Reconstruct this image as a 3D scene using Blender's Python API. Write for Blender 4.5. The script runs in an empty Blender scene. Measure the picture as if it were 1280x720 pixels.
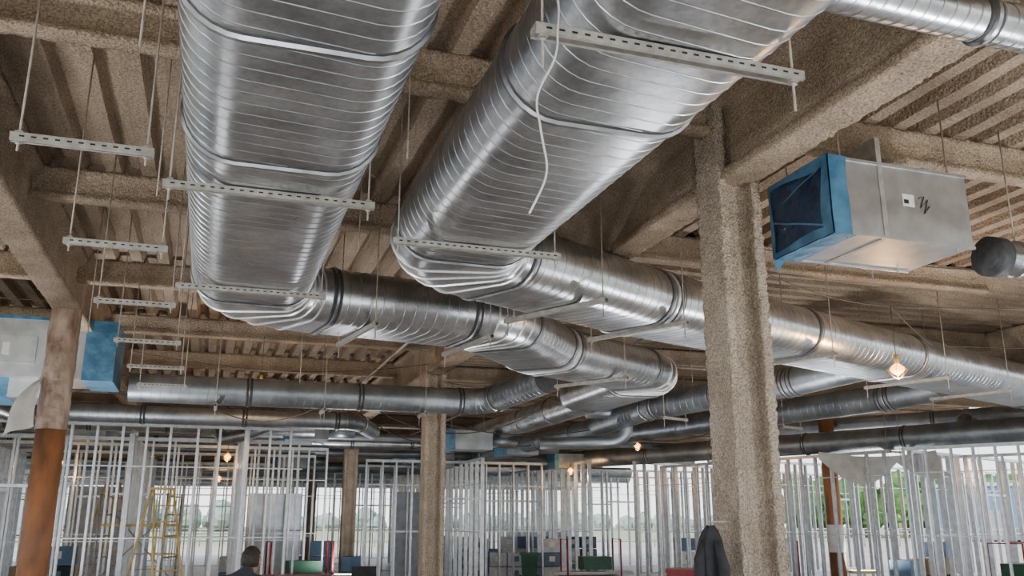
import bpy, math, random
from mathutils import Vector, Matrix, noise
random.seed(7)
A=math.radians(18.6); SA,CA=math.sin(A),math.cos(A)
def W(n,d,z=0.0): return Vector((n*CA-d*SA, n*SA+d*CA, z))
RZ=A  # rotation of building frame about Z
scene=bpy.context.scene

# ------------------------------------------------------------ materials
def nodes(name):
    m=bpy.data.materials.new(name); m.use_nodes=True
    nt=m.node_tree; b=nt.nodes['Principled BSDF']; return m,nt,b
def mat(name,c1,c2=None,rough=.6,metal=0,scale=5,detail=4,bump=0,bscale=30,rough2=None,emit=None,estr=0,alpha=1,stretch=None,bdist=.02,speck=0,sscale=150):
    m,nt,b=nodes(name); L=nt.links
    b.inputs['Roughness'].default_value=rough; b.inputs['Metallic'].default_value=metal
    tc=nt.nodes.new('ShaderNodeTexCoord'); src=tc.outputs['Object']
    if stretch:
        mp=nt.nodes.new('ShaderNodeMapping'); mp.inputs['Scale'].default_value=stretch
        L.new(src,mp.inputs[0]); src=mp.outputs[0]
    if c2 is None: c2=tuple(x*.8 for x in c1)
    n=nt.nodes.new('ShaderNodeTexNoise'); n.inputs['Scale'].default_value=scale; n.inputs['Detail'].default_value=detail
    L.new(src,n.inputs['Vector'])
    r=nt.nodes.new('ShaderNodeValToRGB'); r.color_ramp.elements[0].position=.35; r.color_ramp.elements[1].position=.65
    r.color_ramp.elements[0].color=(*c2,1); r.color_ramp.elements[1].color=(*c1,1)
    L.new(n.outputs['Fac'],r.inputs[0]); col=r.outputs[0]
    if speck:
        n3=nt.nodes.new('ShaderNodeTexNoise'); n3.inputs['Scale'].default_value=sscale; n3.inputs['Detail'].default_value=2
        L.new(tc.outputs['Object'],n3.inputs['Vector'])
        r3=nt.nodes.new('ShaderNodeValToRGB'); r3.color_ramp.elements[0].position=.36; r3.color_ramp.elements[1].position=.60
        r3.color_ramp.elements[0].color=(1-speck,1-speck,1-speck,1); r3.color_ramp.elements[1].color=(1,1,1,1)
        L.new(n3.outputs['Fac'],r3.inputs[0])
        mx=nt.nodes.new('ShaderNodeMix'); mx.data_type='RGBA'; mx.blend_type='MULTIPLY'; mx.inputs[0].default_value=1
        L.new(col,mx.inputs[6]); L.new(r3.outputs[0],mx.inputs[7]); col=mx.outputs[2]
    L.new(col,b.inputs['Base Color'])
    if rough2 is not None:
        mr=nt.nodes.new('ShaderNodeMapRange'); mr.inputs['To Min'].default_value=rough; mr.inputs['To Max'].default_value=rough2
        L.new(n.outputs['Fac'],mr.inputs[0]); L.new(mr.outputs[0],b.inputs['Roughness'])
    if bump:
        n2=nt.nodes.new('ShaderNodeTexNoise'); n2.inputs['Scale'].default_value=bscale; n2.inputs['Detail'].default_value=5
        L.new(tc.outputs['Object'],n2.inputs['Vector'])
        bp=nt.nodes.new('ShaderNodeBump'); bp.inputs['Strength'].default_value=bump; bp.inputs['Distance'].default_value=bdist
        L.new(n2.outputs['Fac'],bp.inputs['Height']); L.new(bp.outputs[0],b.inputs['Normal'])
    if emit:
        b.inputs['Emission Color'].default_value=(*emit,1); b.inputs['Emission Strength'].default_value=estr
    if alpha<1: b.inputs['Alpha'].default_value=alpha
    return m
GALV=mat('galvanized_steel',(.72,.75,.78),(.48,.51,.54),.22,1,3.5,8,.15,7,.40,speck=.16,sscale=34)
GALVS=mat('galvanized_seam',(.52,.54,.56),(.36,.38,.40),.36,1,9)
COLLAR=mat('duct_coupling',(.42,.43,.45),(.26,.27,.29),.36,1,9)
GALV2=mat('galvanized_flat',(.66,.68,.70),(.50,.52,.55),.35,1,6,5,.08,8,.5)
BRIGHT=mat('zinc_seam',(.85,.86,.88),(.7,.72,.74),.35,.8,20)
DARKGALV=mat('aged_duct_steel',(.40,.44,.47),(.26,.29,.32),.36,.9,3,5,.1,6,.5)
SEAL=mat('duct_sealant',(.06,.062,.066),(.035,.036,.04),.6,0,20)
STRUT=mat('strut_steel',(.50,.48,.44),(.36,.34,.31),.5,.5,20)
ROD=mat('rod_steel',(.42,.37,.31),(.30,.26,.22),.55,.3,20)
HOLE=mat('slot_dark',(.02,.02,.02),(.01,.01,.01),.8)
SFRM=mat('sprayed_fireproofing',(.55,.43,.31),(.38,.285,.20),.95,0,2.5,8,1.0,42,bdist=.03,speck=.5,sscale=75)
SFRM2=mat('sprayed_fireproofing_column',(.66,.55,.43),(.50,.405,.31),.95,0,4,8,1.0,50,bdist=.035,speck=.5,sscale=85)
DECKM=mat('sprayed_deck',(.50,.385,.275),(.29,.215,.15),.95,0,.9,8,1.0,38,bdist=.03,speck=.45,sscale=60)
CONC=mat('concrete_slab',(.58,.57,.55),(.46,.45,.43),.5,0,.8,8,.1,10)
STUD=mat('stud_steel',(.72,.76,.80),(.54,.58,.62),.36,.55,8)
RUST=mat('rusty_primer',(.42,.17,.065),(.15,.07,.035),.6,0,4,7,.2,20,stretch=(1,1,.4))
WRAP=mat('plastic_wrap',(.52,.40,.31),(.22,.13,.09),.22,0,5,7,.8,12,stretch=(1.4,1.4,.6))
SHEET=mat('poly_sheet',(.72,.70,.66),(.55,.53,.50),.35,0,4,4,.3,8)
BLUE=mat('blue_film',(.09,.25,.40),(.04,.14,.25),.30,0,8,4,.5,12)
DKFILM=mat('dark_film',(.010,.025,.06),(.025,.07,.14),.10,0,5,5,1.0,9,bdist=.05)
LABEL=mat('label_paper',(.85,.85,.83),(.75,.75,.74),.7)
INK=mat('ink',(.03,.03,.03),(.02,.02,.02),.7)
BULB=mat('bulb_glow',(1,.5,.1),(1,.5,.1),.3,emit=(1,.34,.035),estr=9)
FILL=mat('fill_light_lens',(1,1,1),(1,1,1),.3,emit=(.97,.98,1),estr=5)  # glowing lens of the added fill lights
YEL=mat('yellow_plastic',(.70,.50,.14),(.55,.40,.12),.4)
CABLE=mat('cable_white',(.75,.73,.70),(.6,.58,.55),.5)
CABLED=mat('cable_dark',(.10,.08,.06),(.06,.05,.04),.6)
RED=mat('red_paint',(.35,.03,.03),(.22,.02,.02),.4)
GREENP=mat('green_plastic',(.02,.10,.05),(.01,.06,.03),.5)
CARD=mat('carton_white',(.62,.68,.74),(.45,.52,.60),.6)
CARDB=mat('carton_blue',(.13,.24,.36),(.08,.16,.27),.6)
CARDK=mat('carton_brown',(.30,.22,.14),(.22,.16,.10),.7)
BLACK=mat('black_cloth',(.018,.018,.022),(.035,.035,.04),.8,0,12,4,.4,30)
SKIN=mat('skin',(.45,.27,.19),(.40,.23,.16),.55)
HAIR=mat('hair',(.02,.015,.01),(.04,.03,.02),.6,0,40,bump=.5,bscale=60)
VEST=mat('work_shirt',(.06,.07,.09),(.04,.045,.06),.8)
GRASS=mat('grass',(.20,.26,.10),(.28,.28,.16),.95,0,.15,8)
DIRT=mat('dirt',(.42,.36,.29),(.33,.28,.22),.95,0,.2,8)
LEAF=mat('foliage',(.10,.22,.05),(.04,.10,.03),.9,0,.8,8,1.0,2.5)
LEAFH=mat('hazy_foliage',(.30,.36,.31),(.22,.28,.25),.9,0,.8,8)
WHITEB=mat('far_building',(.55,.56,.58),(.42,.44,.46),.7)
ASPH=mat('asphalt',(.30,.30,.31),(.24,.24,.24),.9)

# ------------------------------------------------------------ mesh builder
class MB:
    def __init__(s): s.v=[];s.f=[];s.m=[];s.sm=[];s.mats=[]
    def mi(s,m):
        if m not in s.mats: s.mats.append(m)
        return s.mats.index(m)
    def add(s,vs,fs,m,smooth=False):
        o=len(s.v); s.v+= [tuple(x) for x in vs]; k=s.mi(m)
        for f in fs: s.f.append([i+o for i in f]); s.m.append(k); s.sm.append(smooth)
    def hexa(s,p,m):
        s.add(p,[(3,2,1,0),(4,5,6,7),(0,1,5,4),(1,2,6,5),(2,3,7,6),(3,0,4,7)],m)
    def box(s,c,size,m,rz=0.0):
        cx,cy,cz=c; a,b,h=size[0]/2,size[1]/2,size[2]/2
        co,si=math.cos(rz),math.sin(rz); P=[]
        for z in(-h,h):
            for x,y in((-a,-b),(a,-b),(a,b),(-a,b)):
                P.append((cx+x*co-y*si,cy+x*si+y*co,cz+z))
        s.hexa(P,m)
    def nbox(s,n0,n1,d0,d1,z0,z1,m):
        s.hexa([W(n0,d0,z0),W(n1,d0,z0),W(n1,d1,z0),W(n0,d1,z0),W(n0,d0,z1),W(n1,d0,z1),W(n1,d1,z1),W(n0,d1,z1)],m)
    def tube(s,pts,r,m,seg=8,cap=True):
        pts=[Vector(p) for p in pts]; rs=r if isinstance(r,(list,tuple)) else [r]*len(pts)
        vs=[];prev=None
        for i,p in enumerate(pts):
            t=(pts[min(i+1,len(pts)-1)]-pts[max(i-1,0)]).normalized()
            if prev is None:
                u=Vector((0,0,1)) if abs(t.z)<.9 else Vector((1,0,0))
                a=t.cross(u).normalized()
            else: a=(prev-t*prev.dot(t)).normalized()
            prev=a; b=t.cross(a)
            for k in range(seg):
                an=2*math.pi*k/seg; vs.append(p+(a*math.cos(an)+b*math.sin(an))*rs[i])
        fs=[]
        for i in range(len(pts)-1):
            for k in range(seg):
                fs.append((i*seg+k,i*seg+(k+1)%seg,(i+1)*seg+(k+1)%seg,(i+1)*seg+k))
        if cap: fs.append(tuple(range(seg-1,-1,-1))); fs.append(tuple(range((len(pts)-1)*seg,len(pts)*seg)))
        s.add(vs,fs,m,True)
    def obj(s,name):
        me=bpy.data.meshes.new(name); me.from_pydata(s.v,[],s.f)
        for m in s.mats: me.materials.append(m)
        me.polygons.foreach_set('material_index',s.m); me.polygons.foreach_set('use_smooth',s.sm)
        me.update(); o=bpy.data.objects.new(name,me); scene.collection.objects.link(o); return o

# ------------------------------------------------------------ ducts
def profile(w,h,seg=14):
    r=h/2; e=max(w/2-r,0); P=[]
    for k in range(seg+1):
        a=-math.pi/2+math.pi*k/seg; P.append((e+r*math.cos(a),r*math.sin(a),math.cos(a),math.sin(a)))
    for k in range(seg+1):
        a=math.pi/2+math.pi*k/seg; P.append((-e+r*math.cos(a),r*math.sin(a),math.cos(a),math.sin(a)))
    return P
def fillet(pts,r,gores):
    pts=[Vector(p) for p in pts]; segs=[]; cur=pts[0]
    for i in range(1,len(pts)):
        if i==len(pts)-1: segs.append(('s',cur,pts[i])); break
        a=(pts[i]-pts[i-1]).normalized(); b=(pts[i+1]-pts[i]).normalized()
        phi=math.acos(max(-1,min(1,a.dot(b))))
        if phi<.05: segs.append(('s',cur,pts[i])); cur=pts[i]; continue
        L=r*math.tan(phi/2)
        L=min(L,.48*(pts[i]-pts[i-1]).length,.48*(pts[i+1]-pts[i]).length); rr=L/math.tan(phi/2)
        p0=pts[i]-a*L; p1=pts[i]+b*L
        segs.append(('s',cur,p0))
        c=(b-a).normalized(); cen=pts[i]+c*(rr/math.cos(phi/2)); arc=[]
        for k in range(gores+1):
            th=phi*k/gores
            e0=(p0-cen); 
            pos=cen+e0*math.cos(th)+a*rr*math.sin(th)
            tan=(a*math.cos(th)-e0.normalized()*math.sin(th)).normalized()
            arc.append((pos,tan))
        segs.append(('a',arc)); cur=p1
    return segs
def duct(name,pts,w,h,pitch=.12,r=.7,gores=5,m=GALV,collars=2.2,lip=.0028,gorelip=.012,skew=.5,capends=True,half=.0055,seamm=None,first=None):
    B=MB(); P=profile(w,h); N=len(P); up=Vector((0,0,1)); seamm=seamm or (GALVS if m is GALV else DARKGALV)
    def ring(p,t,off,sh=0):
        lat=t.cross(up).normalized(); u2=lat.cross(t).normalized()
        return [p+lat*(x+nx*off)+u2*(z+nz*off)+t*(sh*x/(w/2)) for x,z,nx,nz in P]
    def band(r0,r1,mm): B.add(r0+r1,[(i,(i+1)%N,N+(i+1)%N,N+i) for i in range(N)],mm,True)
    def bead(p,t,off,half,mm,sh=0):
        a=ring(p-t*half,t,0,sh);b=ring(p-t*half*.5,t,off,sh);c=ring(p+t*half*.5,t,off,sh);d=ring(p+t*half,t,0,sh)
        band(a,b,mm);band(b,c,mm);band(c,d,mm)
    def collar(p,t,heavy=False):
        bead(p,t,.018,.020,COLLAR)
        if heavy:
            bead(p-t*.030,t,.006,.014,SEAL); bead(p+t*.030,t,.006,.014,SEAL)
        else:
            bead(p-t*.026,t,.004,.010,SEAL); bead(p+t*.024,t,.003,.006,SEAL)
    segs=fillet(pts,r,gores); fst=True
    for s in segs:
        if s[0]=='s':
            a,b=s[1],s[2]; L=(b-a).length
            if L<.02: continue
            t=(b-a).normalized(); n=max(1,int(L/pitch)); sh=pitch*skew
            for i in range(n):
                s0=sh if i>0 else 0; s1=sh if i<n-1 else 0
                band(ring(a+t*(L*i/n),t,0,s0),ring(a+t*(L*(i+1)/n),t,0,s1),m)
                if i>0: bead(a+t*(L*i/n),t,lip,half,seamm,s0)
            if first and fst:
                for q in first: collar(a+t*q,t)
            else:
                k=max(1,round(L/collars)) if collars else 0
                for j in range(1,k): collar(a+t*(L*j/k),t,True)
            fst=False
        else:
            arc=s[1]
            for i in range(len(arc)-1):
                band(ring(arc[i][0],arc[i][1],0),ring(arc[i+1][0],arc[i+1][1],0),m)
            for p,t in arc[1:-1]: bead(p,t,gorelip,.012,BRIGHT if gorelip>.008 else m)
            collar(arc[0][0]-arc[0][1]*.05,arc[0][1],True); collar(arc[-1][0]+arc[-1][1]*.05,arc[-1][1],True)
    if capends:
        p=Vector(pts[0]);t=(Vector(pts[1])-p).normalized(); rr=ring(p,t,0); B.add(rr,[tuple(range(N))],SEAL)
        p=Vector(pts[-1]);t=(p-Vector(pts[-2])).normalized(); rr=ring(p,t,0); B.add(rr,[tuple(range(N))],SEAL)
    return B.obj(name)

ZM=3.60; DW,DH=.98,.52
def ZZ(x,y,z): return Vector((x,y,z))
pA0=W(.22,.6,ZM)
duct('flat_oval_duct',[pA0,ZZ(-2.39,7.78,ZM),ZZ(-.25,8.93,ZM),ZZ(.38,10.55,ZM),ZZ(1.95,12.35,ZM),ZZ(1.25,14.6,ZM)],DW,DH,pitch=.105,r=.75,first=(2.5,3.75))
duct('flat_oval_duct',[W(1.60,.4,ZM),ZZ(-.50,6.41,ZM),ZZ(1.2,8.15,ZM),ZZ(6.61,12.55,ZM),ZZ(13,17.8,ZM)],DW,DH,pitch=.105,r=.75,first=(3.0,))
duct('round_trunk_duct',[ZZ(1.25,14.5,3.52),ZZ(-.2,18.8,3.5),ZZ(-4.6,32,3.5)],.50,.46,pitch=.15,m=GALV,gorelip=.005,collars=1.6)
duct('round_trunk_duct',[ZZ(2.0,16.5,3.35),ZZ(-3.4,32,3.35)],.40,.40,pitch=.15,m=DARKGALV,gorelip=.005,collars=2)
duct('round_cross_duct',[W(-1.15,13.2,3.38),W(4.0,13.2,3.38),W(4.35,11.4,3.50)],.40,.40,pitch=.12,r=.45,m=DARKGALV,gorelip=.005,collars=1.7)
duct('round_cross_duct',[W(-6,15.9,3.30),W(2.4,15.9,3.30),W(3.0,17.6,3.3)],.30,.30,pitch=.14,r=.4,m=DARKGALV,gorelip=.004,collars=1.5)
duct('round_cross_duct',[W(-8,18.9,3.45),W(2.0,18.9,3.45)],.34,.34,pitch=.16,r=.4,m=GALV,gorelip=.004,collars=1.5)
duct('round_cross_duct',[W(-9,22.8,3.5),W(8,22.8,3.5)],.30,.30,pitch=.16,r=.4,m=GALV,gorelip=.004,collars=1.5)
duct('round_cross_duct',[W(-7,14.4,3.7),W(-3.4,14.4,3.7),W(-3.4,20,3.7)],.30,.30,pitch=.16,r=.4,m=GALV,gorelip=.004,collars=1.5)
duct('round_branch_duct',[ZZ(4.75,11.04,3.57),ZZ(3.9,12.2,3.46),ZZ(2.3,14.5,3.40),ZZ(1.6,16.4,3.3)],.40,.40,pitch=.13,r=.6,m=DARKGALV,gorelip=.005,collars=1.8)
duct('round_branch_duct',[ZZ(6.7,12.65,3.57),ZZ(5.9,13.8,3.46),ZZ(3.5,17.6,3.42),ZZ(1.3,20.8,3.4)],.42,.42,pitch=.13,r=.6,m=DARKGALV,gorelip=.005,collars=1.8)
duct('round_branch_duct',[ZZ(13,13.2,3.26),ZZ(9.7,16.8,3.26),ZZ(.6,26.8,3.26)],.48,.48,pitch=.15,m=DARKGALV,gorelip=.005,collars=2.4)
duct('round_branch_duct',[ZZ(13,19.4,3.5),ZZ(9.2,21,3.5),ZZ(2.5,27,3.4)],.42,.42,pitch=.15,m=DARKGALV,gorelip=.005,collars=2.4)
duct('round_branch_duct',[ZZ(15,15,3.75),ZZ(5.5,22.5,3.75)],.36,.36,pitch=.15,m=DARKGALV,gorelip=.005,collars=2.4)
duct('spiral_round_duct',[W(2.05,2.7,3.80),W(6.5,2.7,3.80)],.20,.20,pitch=.07,m=GALV,gorelip=.004,collars=1.2)
B=MB(); pts=[]
for k in range(13):
    a=-math.pi/2+math.pi*k/12; pts.append((1.7+.32*math.cos(a),15.6,3.18+.26*math.sin(a)))
pts=[(.5,15.7,2.90)]+pts+[(1.3,15.6,3.44)]
B.tube(pts,.11,DARKGALV,14); B.obj('duct_elbow')
def flex(pts,r,name='flexible_duct'):
    B=MB(); P=[];R=[]
    pts=[Vector(p) for p in pts]
    for i in range(len(pts)-1):
        n=max(3,int((pts[i+1]-pts[i]).length/.04))
        for k in range(n):
            P.append(pts[i].lerp(pts[i+1],k/n)); R.append(r*(1 if len(P)%2 else .9))
    B.tube(P,R,GALVS,12); B.obj(name)
flex([(9.0,17.6,3.5),(9.6,18.0,3.35),(10.4,18.6,3.3),(11.2,19.4,3.5)],.16)
flex([W(-4,15,3.5),W(-3.4,14.8,3.3),W(-2.8,15,3.1),W(-2.4,15.5,3.15)],.11)
flex([W(-7.5,16,3.5),W(-7,15.7,3.3),W(-6.4,16,3.2),W(-5.9,16.3,3.35)],.12)
flex([W(1.0,17.2,3.3),W(.6,17.4,3.15),W(.2,18,3.1),W(.1,18.7,3.3)],.12)

# ------------------------------------------------------------ structure
GB=3.95; BB=4.33; DK=4.62
NL,NR,D0,D1=-14,20,-2.2,46
def subdiv(prof,res):
    out=[];k=len(prof)
    for i in range(k):
        a,b=prof[i],prof[(i+1)%k]; L=math.hypot(b[0]-a[0],b[1]-a[1]); n=max(1,int(round(L/res)))
        for j in range(n): out.append((a[0]+(b[0]-a[0])*j/n,a[1]+(b[1]-a[1])*j/n))
    return out
def jit(p,amp,fr=22):
    v=noise.noise_vector(Vector((p[0]*fr,p[1]*fr,p[2]*fr)))+.7*noise.noise_vector(Vector((p[0]*fr*2.3,p[1]*fr*2.3,p[2]*fr*2.3)))
    return (p[0]+v.x*amp,p[1]+v.y*amp,p[2]+v.z*amp)
def ibeam(B,a,b,zb,zt,bf,m,tf=.06,tw=.07,res=.15,amp=.008):
    a=Vector(a);b=Vector(b);t=(b-a).normalized(); l=Vector((-t.y,t.x,0))
    prof=subdiv([(-bf/2,zb),(bf/2,zb),(bf/2,zb+tf),(tw/2,zb+tf+.05),(tw/2,zt-tf-.05),(bf/2,zt-tf),(bf/2,zt),(-bf/2,zt),(-bf/2,zt-tf),(-tw/2,zt-tf-.05),(-tw/2,zb+tf+.05),(-bf/2,zb+tf)],res)
    vs=[];n=max(1,int((b-a).length/res))
    for i in range(n+1):
        p=a+(b-a)*(i/n)
        for x,z in prof: vs.append(jit((p.x+l.x*x,p.y+l.y*x,z),amp))
    k=len(prof); fs=[]
    for i in range(n):
        for q in range(k): fs.append((i*k+q,i*k+(q+1)%k,(i+1)*k+(q+1)%k,(i+1)*k+q))
    fs.append(tuple(range(k-1,-1,-1))); fs.append(tuple(range(n*k,n*k+k)))
    B.add(vs,fs,m,True)
for n in(-10.5,-1.73,3.42,12.2):
    B=MB(); near=n in(-1.73,3.42)
    if near:
        ibeam(B,W(n,D0),W(n,14),GB,DK-.005,.28,SFRM,.06,.10,.035,.012); ibeam(B,W(n,14),W(n,D1),GB,DK-.005,.28,SFRM,.06,.10,.2)
    else: ibeam(B,W(n,D0),W(n,D1),GB,DK-.005,.28,SFRM,.06,.10,.2)
    B.obj('ceiling_girder')
B=MB()
d=-.8
while d<D1:
    if d<10: ibeam(B,W(-9,d),W(9,d),BB,DK-.003,.13,SFRM,.035,.055,.04,.009)
    else: ibeam(B,W(NL,d),W(NR,d),BB,DK-.003,.13,SFRM,.035,.055,.2)
    d+=3.0
B.obj('ceiling_joists')
def deck(name,n0,n1,d0,d1,along_d=True,pitch=.30,dep=.10):
    B=MB(); lo=n0 if along_d else d0; hi=n1 if along_d else d1
    prof=[];x=lo
    while x<hi:
        prof+= [(x,DK),(x+pitch*.42,DK),(x+pitch*.54,DK+dep),(x+pitch*.88,DK+dep)]; x+=pitch
    prof.append((hi,DK))
    vs=[]; k=len(prof)
    e0,e1=(d0,d1) if along_d else (n0,n1)
    steps=max(2,int((e1-e0)/.4))
    for i in range(steps+1):
        e=e0+(e1-e0)*i/steps
        for x,z in prof: 
            q=W(x,e,z) if along_d else W(e,x,z); vs.append(jit(q,.012,3))
    fs=[(i*k+q,i*k+q+1,(i+1)*k+q+1,(i+1)*k+q) for i in range(steps) for q in range(k-1)]
    B.add(vs,fs,DECKM)
    B.nbox(n0,n1,d0,d1,DK+.14,DK+.27,CONC)
    return B.obj(name)
deck('ceiling',NL,3.42,D0,D1)
deck('ceiling',3.42,NR,D0,8.2)
deck('ceiling',3.42,NR,8.2,D1,False)
B=MB(); B.nbox(NL,NR,D0,D1,-.25,0,CONC); B.obj('floor')

def hcolumn(name,n,d,m=SFRM2,z1=GB,bf=.30,dep=.34,res=.12,amp=.008):
    B=MB(); tf=.07; tw=.10
    prof=subdiv([(-dep/2,-bf/2),(-dep/2+tf,-bf/2),(-dep/2+tf,-tw/2),(dep/2-tf,-tw/2),(dep/2-tf,-bf/2),(dep/2,-bf/2),(dep/2,bf/2),(dep/2-tf,bf/2),(dep/2-tf,tw/2),(-dep/2+tf,tw/2),(-dep/2+tf,bf/2),(-dep/2,bf/2)],res)
    k=len(prof); nz=int(z1/res); vs=[]
    for i in range(nz+1):
        z=z1*i/nz
        for x,y in prof: vs.append(jit(W(n+x,d+y,z),amp,28))
    fs=[(i*k+q,i*k+(q+1)%k,(i+1)*k+(q+1)%k,(i+1)*k+q) for i in range(nz) for q in range(k)]
    fs.append(tuple(range(nz*k,nz*k+k)))
    B.add(vs,fs,m,True); return B.obj(name)
hcolumn('fireproofed_column',3.42,5.22,z1=DK-.02,res=.018,amp=.013)
hcolumn('fireproofed_column',3.42,14.2,res=.05,amp=.01)
for n,d in((3.42,23.2),(3.42,32.2),(3.42,41),(-10.5,23.2),(-10.5,32)): hcolumn('fireproofed_column',n,d)
B=MB(); B.tube([(7.3,20.6,0),(7.3,20.6,4.0)],.17,RUST,16); B.tube([(7.3,20.6,.9),(7.3,20.6,1.5)],.185,LABEL,16); B.obj('steel_column')
B=MB(); c=W(-1.73,11.1)
def P3(x,y,z): return (c.x+x,c.y+y,z)
B.tube([P3(0,0,0),P3(0,0,2.65)],.155,RUST,24)
B.tube([P3(0,0,0),P3(0,0,.03)],.26,RUST,4)
S=28; NZ=60; vs=[]
for i in range(NZ+1):
    z=2.58+i*(GB-2.58)/NZ
    for k in range(S):
        a=2*math.pi*k/S; r=.164+.012*noise.noise(Vector((math.cos(a)*2.2,math.sin(a)*2.2,z*4+a*.8)))+.006*noise.noise(Vector((math.cos(a)*7,math.sin(a)*7,z*12)))
        vs.append(P3(r*math.cos(a),r*math.sin(a),z))
B.add(vs,[(i*S+k,i*S+(k+1)%S,(i+1)*S+(k+1)%S,(i+1)*S+k) for i in range(NZ) for k in range(S)],WRAP,True)
vs=[];NU,NV=8,10
for j in range(NV+1):
    for i in range(NU+1):
        u=i/NU;v=j/NV
        vs.append(P3(-.10-.38*u*(v**.8)+.03*math.sin(5*v+3*u),-.18-.06*math.sin(6*u+4*v),3.15-.55*v-.1*u*v))
B.add(vs,[(j*(NU+1)+i,j*(NU+1)+i+1,(j+1)*(NU+1)+i+1,(j+1)*(NU+1)+i) for j in range(NV) for i in range(NU)],SHEET,True)
B.obj('rusty_wrapped_column')

# ------------------------------------------------------------ trapeze hangers
def trapeze(c,L,z,rz=RZ,name='trapeze_hanger',slots=True,ext=.12,rodtop=DK,rin=.035,wid=.040):
    B=MB(); dx,dy=math.cos(rz),math.sin(rz)
    def at(s,off,zz): return (c[0]+dx*s-dy*off,c[1]+dy*s+dx*off,zz)
    h=.036; w=wid
    B.box(at(0,0,z-.002),(L,w,.004),STRUT,rz)
    B.box(at(0,-w/2,z-h/2),(L,.004,h),STRUT,rz); B.box(at(0,w/2,z-h/2),(L,.004,h),STRUT,rz)
    B.box(at(0,-w/2+.008,z-h),(L,.014,.004),STRUT,rz); B.box(at(0,w/2-.008,z-h),(L,.014,.004),STRUT,rz)
    if slots:
        s=-L/2+.05
        while s<L/2-.03:
            B.box(at(s,-w/2-.0022,z-h/2),(.022,.002,.008),HOLE,rz); s+=.05
    for e in(-1,1):
        s=e*(L/2-rin)
        B.tube([at(s,0,z-h-ext),at(s,0,rodtop)],.0055,ROD,6)
        B.box(at(s,0,z+.006),(.035,.036,.005),STRUT,rz); B.box(at(s,0,z-h-.004),(.035,.036,.005),STRUT,rz)
        B.tube([at(s,0,z+.009),at(s,0,z+.018)],.011,STRUT,6); B.tube([at(s,0,z-h-.016),at(s,0,z-h-.007)],.011,STRUT,6)
    return B.obj(name)
ZT=ZM-DH/2-.006
for d in(1.1,4.70,6.9): trapeze(W(.20,d),1.12,ZT,ext=.07)
for d in(2.67,5.29): trapeze(W(1.55,d),1.14,ZT,wid=.06 if d<3 else .042,ext=.13 if d<3 else .06)
for d in(2.6,4.3,5.95,7.6,9.3,10.9,12.4): trapeze(W(-.69,d),.62,ZT,ext=.05)
def along(p,q,ts,L=1.15):
    p=Vector(p);q=Vector(q); hd=math.atan2(q.y-p.y,q.x-p.x)
    for t in ts:
        c=p+(q-p)*t; trapeze((c.x,c.y),L,ZT,hd+math.pi/2,slots=False)
along((-2.39,7.78),(-.25,8.93),(.42,.9))
along((.38,10.55),(1.95,12.35),(.4,))
along((-.5,6.41),(1.2,8.15),(.5,.98))
along((1.2,8.15),(6.61,12.55),(.35,.72,.98))
for n in(0,1.5,3): trapeze(W(n,13.2),.5,3.17,RZ+math.pi/2,slots=False)
for (x,y) in((3.4,12.95),(2.6,14.1),(4.9,15.5),(8,18.7),(5,22)): trapeze((x,y),.6,3.18 if y<16 else 3.0,math.radians(40),slots=False)

B=MB()
for n,d,z0 in((-.42,3.6,3.5),(-.43,5.3,3.45),(.88,4.4,3.5),(.90,6.2,3.5),(-2.3,4.4,3.9),(-2.6,7.2,3.8),(-1.2,9,3.3),(2.7,7.5,3.5),(4.5,7.2,3.9),(5.6,6.3,3.7),(6.2,8.5,3.5),(2.4,9,3.5),(1,11.5,3.3),(-.4,12,3.2),(5,11,3.9),(7,12,3.4),(4.9,3.6,4.2),(5.6,4.1,4.1)):
    B.tube([W(n,d,z0),W(n,d,DK)],.005,ROD,6)
B.obj('threaded_rods')

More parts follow.
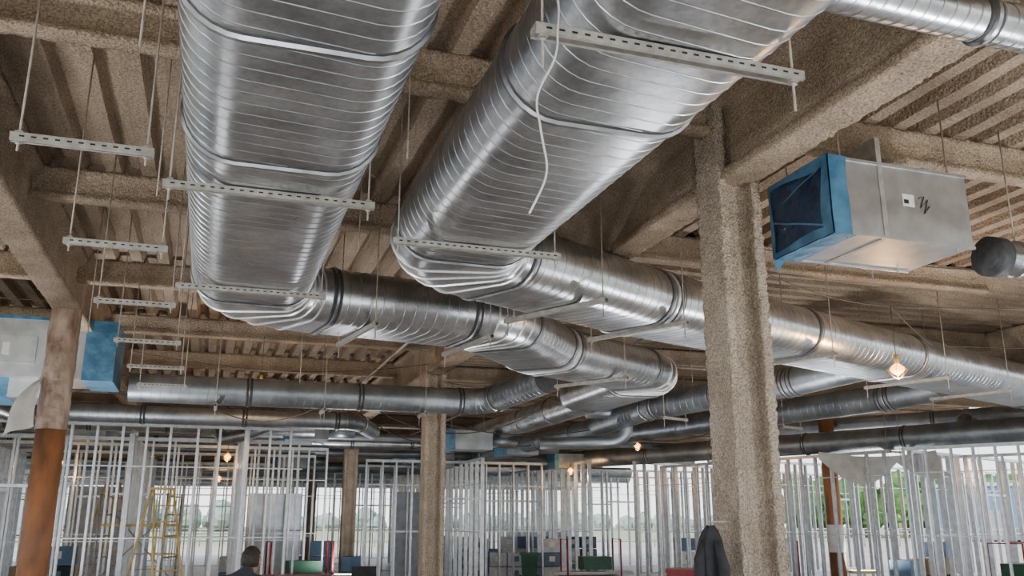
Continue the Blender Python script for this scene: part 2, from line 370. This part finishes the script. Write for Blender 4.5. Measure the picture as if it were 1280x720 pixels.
# ------------------------------------------------------------ VAV boxes
def vav(n0,n1,d0,d1,z0,z1):
    B=MB(); B.nbox(n0,n1,d0,d1,z0,z1,GALV2)
    e=.010
    for z in(z0,z1):
        for dd in(d0,d1): B.nbox(n0-e,n1+e,dd-e,dd+e,z-e,z+e,GALV2)
    mid=n0+.36*(n1-n0)
    B.nbox(mid-.02,mid+.02,d0-.006,d1+.006,z0-.006,z1+.2,STRUT)
    t=.014
    def sheet(f,nu=14,nv=10,m=BLUE,amp=.004,off=None):
        vs=[]
        for j in range(nv+1):
            for i in range(nu+1):
                p=f(i/nu,j/nv); q=noise.noise_vector(p*6); vs.append(p+q*amp)
        B.add(vs,[(j*(nu+1)+i,j*(nu+1)+i+1,(j+1)*(nu+1)+i+1,(j+1)*(nu+1)+i) for j in range(nv) for i in range(nu)],m,True)
    def rag(v,s): return .135+.018*v+.008*math.sin(v*5+s)
    sheet(lambda u,v: W(n0-t+rag(v,1)*u,d0-t,z0-t+(z1-z0+2*t)*v))
    sheet(lambda u,v: W(n0-t+rag(v,2)*u,d1+t,z0-t+(z1-z0+2*t)*v))
    sheet(lambda u,v: W(n0-t+rag(v,3)*1.3*u,d0-t+(d1-d0+2*t)*v,z0-t))
    sheet(lambda u,v: W(n0-t+rag(v,4)*u,d0-t+(d1-d0+2*t)*v,z1+t))
    sheet(lambda u,v: W(n0-t,d0-t+(d1-d0+2*t)*u,z0-t+(z1-z0+2*t)*v),24,20,DKFILM,.014)
    b=.055; g=.014
    sheet(lambda u,v: W(n0-t-g,d0-t+(d1-d0+2*t)*u,z1+t-b*v*(1.1+.35*math.sin(6*u))))
    sheet(lambda u,v: W(n0-t-g,d0-t+(d1-d0+2*t)*u,z0-t+b*v*(1+.3*math.sin(5*u))))
    sheet(lambda u,v: W(n0-t-g,d0-t+b*u*(1.5+.4*math.sin(5*v)),z0-t+(z1-z0+2*t)*v))
    sheet(lambda u,v: W(n0-t-g,d1+t-b*.6*u*(1+.3*math.sin(6*v)),z0-t+(z1-z0+2*t)*v))
    sheet(lambda u,v: W(n0-t-.018,d0+.08+(d1-d0-.1)*u,z0+.06+(.35*u)*(z1-z0)+.014*v),16,1,BLUE,.006)
    sheet(lambda u,v: W(n0-t-.018,d0+.05+(d1-d0-.2)*u,z1-.06-(.22*u)*(z1-z0)+.010*v),16,1,BLUE,.006)
    B.add([W(n0-.02,d1,z0+.02),W(n0+.08,d1+.02,z0),W(n0+.01,d1+.01,z0-.10),W(n0-.03,d1,z0-.06)],[(0,1,2,3)],BLUE)
    B.nbox(mid+.17,mid+.27,d0-.004,d0-.001,(z0+z1)/2-.02,(z0+z1)/2+.07,LABEL)
    B.nbox(mid+.18,mid+.22,d0-.006,d0-.0042,(z0+z1)/2+.0,(z0+z1)/2+.03,INK)
    zz=(z0+z1)/2; q=[(mid+.31,zz+.05),(mid+.36,zz+.07),(mid+.32,zz-.02),(mid+.39,zz+.05),(mid+.35,zz-.06),(mid+.40,zz-.0)]
    B.tube([W(x,d0-.005,z) for x,z in q],.004,INK,5)
    for nn in(n0+.12,n1-.12):
        for dd in(d0+.03,d1-.03): B.tube([W(nn,dd,z0-.03),W(nn,dd,DK)],.006,ROD,6)
    return B
B=vav(3.84,5.02,4.62,5.27,3.47,4.01)
B.nbox(4.42,5.02,4.97,5.29,4.01,4.19,BLUE)
B.nbox(4.40,4.46,4.95,5.30,4.01,4.205,BLUE); B.nbox(4.97,5.04,4.95,5.30,4.01,4.205,BLUE)
B.obj('air_terminal_box')
B=MB(); B.nbox(-3.2,-1.30,12.3,13.3,3.34,4.08,GALV2)
B.nbox(-1.65,-1.28,12.28,13.32,3.32,4.10,BLUE); B.nbox(-3.3,-1.9,12.27,12.29,4.06,4.10,BLUE)
B.nbox(-2.6,-2.2,12.27,12.295,3.5,3.85,GALV2); B.nbox(-2.58,-2.5,12.26,12.28,3.6,3.75,LABEL)
for nn in(-3.0,-2.0): B.tube([W(nn,12.35,3.3),W(nn,12.35,DK)],.007,ROD,6)
B.nbox(-3.6,-2.5,12.5,13.3,3.08,3.34,BLUE); B.nbox(-2.5,-2.1,12.5,13.3,3.1,3.34,GALV2)
B.obj('air_terminal_box')
for (n,d,z) in((1.5,19.7,3.3),(-3,20,3.2),(6.5,20,3.1),(5.5,24,3.0),(1.8,27,3.1),(-5,17.2,3.28),(-8,17.5,3.28),(9,23,3.0),(4.6,17.6,3.0),(7.2,17.2,3.1)):
    B=MB(); B.nbox(n,n+.9,d,d+.6,z,z+.38,DARKGALV); B.nbox(n-.02,n+.10,d-.02,d+.62,z-.02,z+.40,BLUE)
    B.tube([W(n+.9,d+.3,z+.2),W(n+1.5,d+.3,z+.2)],.14,DARKGALV,14)
    for s in(.1,.8): B.tube([W(n+s,d+.3,z),W(n+s,d+.3,DK)],.008,ROD,5)
    B.obj('air_terminal_box')
B=MB(); z=3.55
B.tube([W(5.55,4.95,z),W(7.2,4.95,z)],.13,GALV,24)
B.tube([W(5.50,4.95,z),W(5.62,4.95,z)],.155,SEAL,24); B.tube([W(5.49,4.95,z),W(5.505,4.95,z)],.11,SEAL,24)
B.tube([W(5.75,4.95,z),W(5.80,4.95,z)],.145,COLLAR,24)
for n in(5.8,6.8): B.tube([W(n,4.95,z+.1),W(n,4.95,DK)],.006,ROD,6)
B.obj('round_damper_duct')

# ------------------------------------------------------------ cables & lamps
B=MB(); top=W(1.05,2.60,3.29)
pts=[]
for i in range(50):
    s=i/49; e=max(0,s-.38)
    pts.append((top.x-.20*e+.045*math.sin(-e*9.5)*min(1,e*4)+.003*math.sin(s*31), top.y+.02*math.sin(s*5), top.z+.36-1.06*s))
B.tube(pts,.004,CABLE,6); B.obj('hanging_cable')
def cable(p,q,sag,r=.006,m=CABLED,B=None,n=24):
    p=Vector(p);q=Vector(q); o=[]
    for i in range(n+1):
        s=i/n; v=p+(q-p)*s; v.z-=sag*4*s*(1-s); o.append(v)
    B.tube(o,r,m,5)
def lamp(x,y,z,ztop,power=14,r=.05):
    B=MB(); g=r/.05
    B.tube([(x,y,z+.16),(x,y,ztop)],.004,CABLED,5)
    B.tube([(x,y,z+.06),(x,y,z+.17)],[.022,.028],YEL,10)
    pts=[(x,y,z-.06+.13*k/8) for k in range(9)]; rs=[max(.006,r*math.sin(math.pi*(k+.35)/9.2)) for k in range(9)]
    B.tube(pts,rs,BULB,12)
    for k in range(6):
        a=k*math.pi/3; B.tube([(x+.03*math.cos(a),y+.03*math.sin(a),z+.07),(x+.075*g*math.cos(a),y+.075*g*math.sin(a),z),(x+.05*math.cos(a),y+.05*math.sin(a),z-.07),(x,y,z-.10)],.003,YEL,5)
    B.obj('caged_work_lamp')
    l=bpy.data.lights.new('work_lamp_light','POINT'); l.energy=power; l.color=(1,.55,.2); l.shadow_soft_size=.06
    o=bpy.data.objects.new('work_lamp_light',l); o.location=(x,y,z-.16); scene.collection.objects.link(o)
lamp(4.2,9.5,3.18,3.9,60,.075)
for x,y,z in((-3.9,13.6,3.62),(-6.3,19.8,2.95),(2.9,20.6,3.25),(1.6,24.5,2.9),(-9.4,18.6,2.75),(9.2,20,2.75),(-8.8,27,2.8),(6.0,27,2.8),(11.5,22,2.7)):
    lamp(x,y,z,4.4,25,.07)
B=MB()
cable((1.9,7.6,3.95),(4.2,9.5,3.9),.12,B=B); cable((4.2,9.5,3.9),(9,9.0,4.1),.15,B=B); cable((4.2,9.5,3.9),(7,13,3.9),.2,B=B)
cable(W(-6,9,4.2),W(-1.7,10.8,4.0),.2,B=B); cable(W(-1.6,14,4.1),W(3.3,14.1,4.1),.25,B=B)
cable(W(-6,17,3.7),W(3.3,17,3.8),.3,B=B); cable(W(3.5,6.6,4.05),W(9,6.0,4.0),.12,B=B)
cable(W(3.5,9.0,3.9),W(12,8.6,3.9),.15,B=B); cable(W(3.5,14,3.8),W(12,14,3.8),.3,B=B)
for k in range(26):
    n=random.uniform(-9,8); d=random.uniform(15,24); cable(W(n,d,random.uniform(3.3,4.0)),W(n+random.uniform(2,5),d+random.uniform(-2,2),random.uniform(3.2,3.9)),random.uniform(.15,.5),.01,B=B)
B.obj('electrical_cables')
B=MB()
for n,d0,d1,z in((-3.2,6,30,4.1),(5.6,9,30,4.05),(2.6,9,40,4.12)): B.tube([W(n,d0,z),W(n,d1,z)],.02,STRUT,8)
for d,n0,n1,z in((16.3,-10,12,3.7),(19.6,-10,12,3.6),(22.4,-10,12,3.55),(25.0,-10,12,3.5),(12.6,4,14,4.0)): B.tube([W(n0,d,z),W(n1,d,z)],.025,STRUT,8)
for d,n0,n1,z,r in((20.6,-12,14,3.45,.08),(24.2,-12,14,3.35,.12),(28.6,-12,14,3.2,.18),(31,-12,14,3.3,.2),(37,-12,18,3.5,.3),(43,-12,18,3.3,.25)): B.tube([W(n0,d,z),W(n1,d,z)],r,DARKGALV,10)
B.obj('conduit_runs')

# ------------------------------------------------------------ stud walls
def studwall(p,q,h=3.2,sp=.41,openings=(),bridge=(1.3,2.5)):
    B=MB(); p=Vector((p[0],p[1],0)); q=Vector((q[0],q[1],0)); L=(q-p).length; t=(q-p).normalized(); rz=math.atan2(t.y,t.x)
    nrm=Vector((-t.y,t.x,0))
    def bx(s,off,z,sz): c=p+t*s+nrm*off; B.box((c.x,c.y,z),sz,STUD,rz)
    s=0.0
    while s<=L:
        if not any(a<s<b for a,b in openings):
            j=random.uniform(-.04,.04)
            bx(s+j,0,h/2,(.0025,.092,h-.01)); bx(s+j+.019,.046,h/2,(.040,.0025,h-.01)); bx(s+j+.019,-.046,h/2,(.040,.0025,h-.01))
        s+=sp
    bx(L/2,0,h-.0,(L,.10,.003)); bx(L/2,.05,h-.03,(L,.003,.06)); bx(L/2,-.05,h-.03,(L,.003,.06))
    last=0
    for a,b in list(openings)+[(L,L)]:
        if a>last: bx((last+a)/2,0,.015,(a-last,.10,.03)); 
        for z in bridge:
            if a>last: bx((last+a)/2,0,z,(a-last,.035,.018))
        if b>a:
            bx((a+b)/2,0,2.15,(b-a,.09,.05)); 
            for s2 in(a,b): bx(s2,0,h/2,(.045,.095,h-.02))
        last=b
    return B.obj('metal_stud_wall')
def wn(n,d): v=W(n,d); return (v.x,v.y)
studwall(wn(-13,16.8),wn(1.6,16.8),3.25,.41,((3,4.2),(9,10.2)))
studwall(wn(-13,19.3),wn(2.0,19.3),3.2,.41,((4,5.2),(8,9.4)),(1.2,))
studwall(wn(-13,21.5),wn(2.6,21.5),3.25,.41,((5,6.1),(11,12.3)))
studwall(wn(-13,24),wn(2.6,24),3.25,.41,((6,7.1),(10,11.3)),(1.2,2.2))
studwall(wn(-13,28),wn(2.8,28),3.25,.41,((7,8.5),))
studwall(wn(-4.5,17),wn(-4.5,26),3.25,.5,((3,4),))
studwall(wn(-8.5,13.6),wn(-8.5,21),3.25,.5,((3,4),))
studwall(wn(-1.5,19),wn(-1.5,28),3.25,.6,((5,6),))
studwall(wn(.6,17),wn(.6,21),3.25,.41)
studwall(wn(3.9,26),wn(17,26),3.15,.41,((4,5.5),(8,9)))
studwall(wn(3.9,23.6),wn(9,23.6),3.15,.41,((2,3.2),))
studwall(wn(3.9,30),wn(18,30),3.15,.41,((3,4.5),(9,10)))
studwall(wn(6.6,22),wn(6.6,34),3.15,.5,((4,5),))
studwall(wn(9.6,22),wn(9.6,34),3.15,.5,((4,5),))
studwall(wn(-13,35),wn(16,35),3.15,.41,((9,11),(18,20)))
studwall(wn(-13,40),wn(19,40),3.15,.5,((12,14),(22,24)))
studwall((5.2,22.5),(16,29.5),3.1,.41,((4,5.2),))
studwall((3.2,23.5),(12,32),3.1,.45,((4,5.2),))
studwall((7.8,17.8),(12.6,13.9),3.0,.41,((2.2,3.3),))
studwall((8.2,18.4),(15,24),3.0,.41,((3.2,4.3),))
studwall((4.0,24.0),(7.8,18.4),3.0,.41,((2.2,3.4),))
studwall((9.5,20.4),(15.5,15.4),3.0,.5,((3.2,4.3),),(1.2,))
B=MB()
for n0,n1,d,h in((-3.2,-2.0,24.06,2.4),(0.9,2.1,21.6,2.2),(5.2,6.4,26.1,2.4),(-12,-9.6,28.1,2.4),(10,12.4,30.1,1.2)): B.nbox(n0,n1,d+.06,d+.075,.02,h,CARD)
B.obj('gypsum_boards')
B=MB(); NU,NV=18,8; vs=[]
for j in range(NV+1):
    for i in range(NU+1):
        u=i/NU;v=j/NV
        vs.append((6.6+2.3*u,19.2-.5*u+.06*math.sin(9*u+2*v),3.02-.12*math.sin(u*math.pi)-(.15+.45*abs(math.sin(u*math.pi*1.5)))*v))
B.add(vs,[(j*(NU+1)+i,j*(NU+1)+i+1,(j+1)*(NU+1)+i+1,(j+1)*(NU+1)+i) for j in range(NV) for i in range(NU)],SHEET,True); B.obj('poly_tarp')

# ------------------------------------------------------------ clutter on the floor
def stack(pts,ms,name='carton_stack'):
    B=MB()
    for x,y,rz,cnt in pts:
        for k in range(cnt):
            a=rz+random.uniform(-.05,.05)
            B.box((x,y,.18+k*.37),(.46,.48,.35),random.choice(ms),a)
            co,si=math.cos(a),math.sin(a)
            B.box((x+.241*si,y-.241*co,.2+k*.37),(.16,.006,.14),random.choice([CARDB,LABEL]),a)
            B.box((x,y,.357+k*.37),(.06,.485,.003),CARDK,a)
    B.obj(name)
stack([(-1.6+i*.50,28.9+random.uniform(-.1,.1),.05,random.choice([2,3,3])) for i in range(9)],[CARD,CARDB,CARDB,CARD])
stack([(-.9+i*.50,25.5+random.uniform(-.1,.1),.05,random.choice([2,3])) for i in range(5)],[CARD,CARDB,CARD])
stack([(-7.0+i*.75,22.9,.1,random.choice([2,2,3])) for i in range(5)],[CARD,CARDB,LABEL])
stack([(5.0+i*.7,26.6+.1*i,.3,random.choice([2,3])) for i in range(5)],[CARD,CARDB,LABEL])
stack([(-3.4+i*.6,30.5,.1,3) for i in range(3)],[CARDK,BLACK,CARDB])
stack([(8.9+i*.65,20.9+.5*i,.7,random.choice([2,3])) for i in range(3)],[CARDK,CARDB,BLACK])
stack([(-9.6+i*.7,18.2-.05*i,.2,random.choice([2,3])) for i in range(2)],[BLACK,CARDB,CARDK])
# material carts
def cart(x,y,rz):
    B=MB(); co,si=math.cos(rz),math.sin(rz)
    def T(a,b,z): return (x+a*co-b*si,y+a*si+b*co,z)
    B.box(T(0,0,.28),(1.4,.7,.05),CARDK,rz)
    for a in(-.6,.6):
        for b in(-.28,.28): B.tube([T(a-.02,b,.12),T(a+.02,b,.12)],.12,HOLE,12)
        B.tube([T(a*1.1,-.32,.28),T(a*1.1,-.32,1.15),T(a*1.1,.32,1.15),T(a*1.1,.32,.28)],.02,RED,8)
    for k in range(6): B.tube([T(-.95,-.2+.08*k,.36+.03*(k%2)),T(1.0,-.2+.08*k,.36+.03*(k%2))],.025,STUD,6)
    B.box(T(.1,0,.60),(.7,.5,.3),GREENP,rz); B.obj('material_cart')
cart(1.9,22.2,.2); cart(-4.6,19.9,.4); cart(10.2,18.6,.8); cart(5.6,20.2,-.3)
def gangbox(x,y,L=1.5,rz=0.,top=.95,m=RED):
    B=MB(); B.box((x,y,top/2+.06),(L,.7,top-.12),m,rz); B.box((x,y,top-.02),(L+.05,.75,.07),m,rz)
    for s in(-.35,.35): B.box((x+s*L,y,.03),(.12,.6,.06),HOLE,rz)
    for s in(-.25,.25): B.box((x+s*L,y-.37,top-.15),(.12,.03,.05),STRUT,rz)
    B.obj('job_site_tool_chest')
gangbox(-3.9,16.0,1.5,.1,.66); gangbox(3.6,19.0,.8,-.2,.62)
B=MB(); x,y=.45,24
B.hexa([(x-.18,y-.25,.12),(x+.18,y-.25,.12),(x+.18,y+.25,.12),(x-.18,y+.25,.12),(x-.22,y-.33,.72),(x+.22,y-.33,.72),(x+.22,y+.33,.72),(x-.22,y+.33,.72)],GREENP)
B.box((x,y,.75),(.5,.72,.05),GREENP); B.tube([(x-.26,y+.3,.1),(x-.2,y+.3,.1)],.1,HOLE,12);B.tube([(x+.2,y+.3,.1),(x+.26,y+.3,.1)],.1,HOLE,12); B.tube([(x-.2,y+.4,.70),(x+.2,y+.4,.70)],.02,GREENP,8); B.obj('wheelie_bin')
def ladder(x,y,H=2.3,rz=.3):
    B=MB(); co,si=math.cos(rz),math.sin(rz)
    def T(a,b,z): return (x+a*co-b*si,y+a*si+b*co,z)
    for sgn in(-1,1):
        for s in(-1,1): B.tube([T(s*.30,sgn*.55,0),T(s*.18,sgn*.05,H)],.018,YEL,6)
        n=8
        for k in range(1,n):
            f=k/n; B.tube([T(-.30+.12*f,sgn*(.55-.50*f),H*f),T(.30-.12*f,sgn*(.55-.50*f),H*f)],.014 if sgn<0 else .009,YEL if sgn<0 else STRUT,6)
    for s in(-1,1): B.tube([T(s*.24,-.30,H*.5),T(s*.24,.30,H*.5)],.007,STRUT,5)
    c=T(0,0,H+.02); B.box(c,(.40,.16,.04),YEL,rz); B.obj('step_ladder')
ladder(-6.0,15.5,2.1,.9); ladder(-9.3,21,2.4,1.2)
B=MB(); x0,y0=-8.0,17.6
for a in(0,1.3):
    for b in(0,.75):
        B.tube([(x0+a,y0+b,.15),(x0+a,y0+b,2.1)],.022,STRUT,8); B.tube([(x0+a-.02,y0+b,.07),(x0+a+.02,y0+b,.07)],.07,HOLE,12)
    for z in(.5,.9,1.3,1.7,2.05): B.tube([(x0+a,y0,z),(x0+a,y0+.75,z)],.018,STRUT,6)
B.tube([(x0,y0,.4),(x0+1.3,y0,1.7)],.014,STRUT,6);B.tube([(x0+1.3,y0+.75,.4),(x0,y0+.75,1.7)],.014,STRUT,6)
B.box((x0+.65,y0+.375,1.5),(1.3,.7,.04),YEL); B.obj('rolling_scaffold')
B=MB(); x,y=-2.45,15.0
for k in range(5):
    a=k*2*math.pi/5; B.tube([(x,y,.12),(x+.3*math.cos(a),y+.3*math.sin(a),.08)],.02,HOLE,6); B.tube([(x+.3*math.cos(a)-.02,y+.3*math.sin(a),.035),(x+.3*math.cos(a)+.02,y+.3*math.sin(a),.035)],.035,HOLE,8)
B.tube([(x,y,.1),(x,y,.46)],.03,STRUT,8); B.box((x,y,.50),(.48,.46,.08),BLACK); B.tube([(x,y+.22,.5),(x,y+.27,.65)],.02,HOLE,6)
B.box((x,y+.27,.72),(.40,.06,.28),BLACK)
for s in(-1,1): B.tube([(x+s*.24,y+.1,.5),(x+s*.28,y+.1,.68),(x+s*.28,y-.12,.70)],.018,HOLE,6)
B.obj('office_chair')
B=MB(); c=W(3.06,5.12); R=36; vs=[]
zs=[1.56,1.53,1.47,1.38,1.25,1.1,.95,.85,.78]; rx=[.02,.045,.065,.08,.085,.095,.10,.105,.11]
for z,r in zip(zs,rx):
    for k in range(R):
        a=2*math.pi*k/R; f=1+.18*math.sin(5*a+z*4)+.1*math.sin(11*a-z*9)
        vs.append((c.x+r*f*math.cos(a),c.y+r*.65*f*math.sin(a),z+.01*math.sin(3*a)))
fs=[(i*R+k,i*R+(k+1)%R,(i+1)*R+(k+1)%R,(i+1)*R+k) for i in range(len(zs)-1) for k in range(R)]; fs.append(tuple(range(R)))
B.add(vs,fs,BLACK,True)
B.tube([(c.x-.04,c.y,1.47),(c.x-.085,c.y-.03,1.36),(c.x-.10,c.y-.05,1.12),(c.x-.085,c.y-.06,.95)],[.025,.036,.034,.03],BLACK,12)
B.tube([(c.x+.03,c.y-.05,1.47),(c.x+.055,c.y-.08,1.32),(c.x+.06,c.y-.09,1.1),(c.x+.05,c.y-.09,.9)],[.025,.036,.034,.03],BLACK,12)
B.tube([(c.x,c.y,1.55),(c.x+.02,c.y,1.59),(c.x+.17,c.y+.06,1.59)],.006,STRUT,6)
B.obj('hanging_jacket')

def worker(x,y,rz):
    J={'pel':(0,0,.80),'sp':(.0,-.12,.95),'ch':(0,-.26,1.08),'nk':(0,-.36,1.16),'hd':(0,-.40,1.20),
       'lh':(.10,0,.76),'lk':(.12,-.22,.46),'la':(.12,.02,.09),'lt':(.13,-.16,.04),'rh':(-.10,0,.76),'rk':(-.12,-.18,.44),'ra':(-.12,.10,.09),'rt':(-.13,-.08,.04),
       'ls':(.18,-.30,1.09),'le':(.22,-.36,.82),'lw':(.16,-.50,.66),'rs':(-.18,-.30,1.09),'re':(-.22,-.36,.82),'rw':(-.16,-.50,.66)}
    E=[('pel','sp'),('sp','ch'),('ch','nk'),('nk','hd'),('pel','lh'),('lh','lk'),('lk','la'),('la','lt'),('pel','rh'),('rh','rk'),('rk','ra'),('ra','rt'),('ch','ls'),('ls','le'),('le','lw'),('ch','rs'),('rs','re'),('re','rw')]
    R={'pel':.14,'sp':.13,'ch':.14,'nk':.06,'hd':.055,'lh':.09,'lk':.06,'la':.045,'lt':.04,'ls':.065,'le':.045,'lw':.032}
    ks=list(J); me=bpy.data.meshes.new('body'); me.from_pydata([J[k] for k in ks],[(ks.index(a),ks.index(b)) for a,b in E],[])
    o=bpy.data.objects.new('body',me); scene.collection.objects.link(o)
    md=o.modifiers.new('s','SKIN'); sv=me.skin_vertices[0].data
    for i,k in enumerate(ks):
        kk=k if k in R else 'l'+k[1:]; sv[i].radius=(R[kk],R[kk]); sv[i].use_root=(k=='pel')
    md2=o.modifiers.new('u','SUBSURF'); md2.levels=2; md2.render_levels=2
    me.materials.append(VEST)
    B=MB(); hx,hy,hz=0,-.43,1.25
    S,T=20,14; vs=[];fs=[]
    for j in range(T+1):
        ph=math.pi*j/T
        for i in range(S):
            th=2*math.pi*i/S; X=.078*math.sin(ph)*math.cos(th); Y=.098*math.sin(ph)*math.sin(th); Z=.118*math.cos(ph)
            if Z<-.04: X*=.82;Y*=.85
            if Y<-.085 and abs(X)<.02 and -.03<Z<.02: Y-=.022
            vs.append((hx+X,hy+Y,hz+Z))
    fs=[(j*S+i,j*S+(i+1)%S,(j+1)*S+(i+1)%S,(j+1)*S+i) for j in range(T) for i in range(S)]
    B.add(vs,fs,SKIN,True)
    hv=[(hx+(v[0]-hx)*1.09,hy+(v[1]-hy)*1.08+.008,hz+(v[2]-hz)*1.07+.006) for v in vs]
    hf=[f for f in fs if all((vs[q][2]-hz>.045) or ((vs[q][1]-hy>-.02) and vs[q][2]-hz>-.07) for q in f)]
    B.add(hv,hf,HAIR,True)
    for s in(-1,1):
        B.tube([(hx+s*.078,hy+.005,hz-.03),(hx+s*.09,hy+.01,hz+.0),(hx+s*.082,hy+.005,hz+.025)],.012,SKIN,8)
        B.tube([(hx+s*.03,hy-.092,hz+.008),(hx+s*.03,hy-.099,hz+.008)],.011,HAIR,8)
    B.tube([(hx-.025,hy-.088,hz-.055),(hx+.025,hy-.088,hz-.055)],.006,RED,6)
    for s in(-1,1):
        bx,by,bz=s*.16,-.50,.66
        B.tube([(bx,by,bz),(bx,by-.03,bz-.045),(bx,by-.05,bz-.09)],[.026,.038,.034],SKIN,10)
        for k in range(4):
            o2=(k-1.5)*.018; L=[.06,.075,.07,.055][k]
            B.tube([(bx+o2,by-.05,bz-.085),(bx+o2,by-.07,bz-.085-L*.6),(bx+o2,by-.06,bz-.085-L)],[.009,.0085,.007],SKIN,6)
        B.tube([(bx-s*.03,by-.03,bz-.04),(bx-s*.055,by-.05,bz-.07),(bx-s*.05,by-.06,bz-.095)],[.011,.010,.008],SKIN,6)
    h=B.obj('head_and_hands')
    e=bpy.data.objects.new('construction_worker',None); scene.collection.objects.link(e)
    o.parent=e; h.parent=e; e.location=(x,y,0); e.rotation_euler=(0,0,rz)
worker(-2.4,7.7,2.9)

# ------------------------------------------------------------ exterior
B=MB(); B.box((0,60,-.55),(400,400,.4),GRASS); B.obj('ground')
B=MB(); B.box((10,30,-.34),(130,100,.04),DIRT,.2); B.box((0,90,-.30),(300,8,.05),ASPH); B.obj('ground_dirt_road')
def trees(name,xs,y0,hr,m,n=4):
    B=MB()
    for x in xs:
        y=y0+random.uniform(-7,7); h=random.uniform(*hr)
        for k in range(n):
            cx,cy,cz=x+random.uniform(-1.6,1.6),y+random.uniform(-1,1),h*(.3+.17*k); r=random.uniform(1.2,2.2)
            S,T=9,6; vs=[]
            for j in range(T+1):
                for q in range(S):
                    ph=math.pi*j/T;th=2*math.pi*q/S; rr=r*random.uniform(.75,1.15)
                    vs.append((cx+rr*math.sin(ph)*math.cos(th),cy+rr*math.sin(ph)*math.sin(th),cz+rr*math.cos(ph)*.9))
            B.add(vs,[(j*S+q,j*S+(q+1)%S,(j+1)*S+(q+1)%S,(j+1)*S+q) for j in range(T) for q in range(S)],m,False)
        B.tube([(x,y,-.3),(x,y,h*.5)],.2,DIRT,6)
    B.obj(name)
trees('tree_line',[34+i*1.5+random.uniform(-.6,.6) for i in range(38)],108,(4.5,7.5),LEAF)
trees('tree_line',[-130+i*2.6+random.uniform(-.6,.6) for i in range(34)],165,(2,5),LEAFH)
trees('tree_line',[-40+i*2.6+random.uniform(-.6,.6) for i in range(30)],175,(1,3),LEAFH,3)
B=MB()
for i in range(60):
    x=-70+i*2.6; B.tube([(x,68,-.3),(x,68,1.0)],.05,STRUT,5)
for z in(.2,.6,.98): B.box((7,68,z),(156,.04,.07),STRUT)
B.obj('road_fence')
B=MB(); B.box((-75,120,3),(26,12,6.5),WHITEB); B.box((-75,120,6.4),(27,13,.4),ASPH)
for i in range(8): B.box((-86+i*3.1,113.95,3),(1.6,.12,1.6),CARDB)
B.obj('distant_building')
B=MB(); B.box((46,86,2.4),(9,5,4.6),CARDB); B.box((46,86,4.8),(9.4,5.4,.3),WHITEB); B.box((44,83.4,1.2),(2,.1,2.6),ASPH); B.obj('distant_shed')

# ------------------------------------------------------------ world + light
w=bpy.data.worlds.new('World'); scene.world=w; w.use_nodes=True; nt=w.node_tree; bg=nt.nodes['Background']
tc=nt.nodes.new('ShaderNodeTexCoord'); sp=nt.nodes.new('ShaderNodeSeparateXYZ'); rp=nt.nodes.new('ShaderNodeValToRGB')
nt.links.new(tc.outputs['Generated'],sp.inputs[0]); nt.links.new(sp.outputs[2],rp.inputs[0]); nt.links.new(rp.outputs[0],bg.inputs[0])
rp.color_ramp.elements[0].color=(.95,.97,1,1); rp.color_ramp.elements[1].color=(.66,.80,.97,1)
bg.inputs[1].default_value=3.0
s=bpy.data.lights.new('sun','SUN'); s.energy=5; s.angle=.1; s.color=(1,.98,.95)
so=bpy.data.objects.new('sun',s); so.rotation_euler=(math.radians(58),0,math.radians(-48)); scene.collection.objects.link(so)
# floor standing FILL flood lights added as unseen fill to brighten the ceiling
for x,y,e in((-4.6,3.2,165),(4.8,3.4,190),(.2,-1.4,140),(-5.5,10.5,150),(6.6,8.6,160),(2.2,11.5,110),(-3.5,19.5,110),(8,21,100)):
    B=MB(); B.box((x,y,.46),(.62,.42,.06),YEL); B.box((x,y,.492),(.56,.36,.006),FILL)
    for a in(-1,1):
        B.tube([(x+a*.33,y,.47),(x+a*.33,y,.25),(x+a*.26,y-.25,.02)],.014,STRUT,6); B.tube([(x+a*.33,y,.25),(x+a*.26,y+.25,.02)],.014,STRUT,6)
        B.tube([(x-.3,y+a*.25,.02),(x+.3,y+a*.25,.02)],.014,STRUT,6)
    B.obj('added_fill_light')
    l=bpy.data.lights.new('added_fill_lamp','AREA'); l.energy=e; l.shape='RECTANGLE'; l.size=.56; l.size_y=.36; l.color=(.97,.98,1)
    o=bpy.data.objects.new('added_fill_lamp',l); o.location=(x,y,.50); o.rotation_euler=(math.pi,0,0); scene.collection.objects.link(o)

cam=bpy.data.cameras.new('camera'); co=bpy.data.objects.new('camera',cam); scene.collection.objects.link(co)
co.location=(0,0,1.6); co.rotation_euler=(math.radians(90+14.77),0,0); cam.sensor_width=36; cam.lens=1100/1280*36; cam.clip_end=500
scene.camera=co
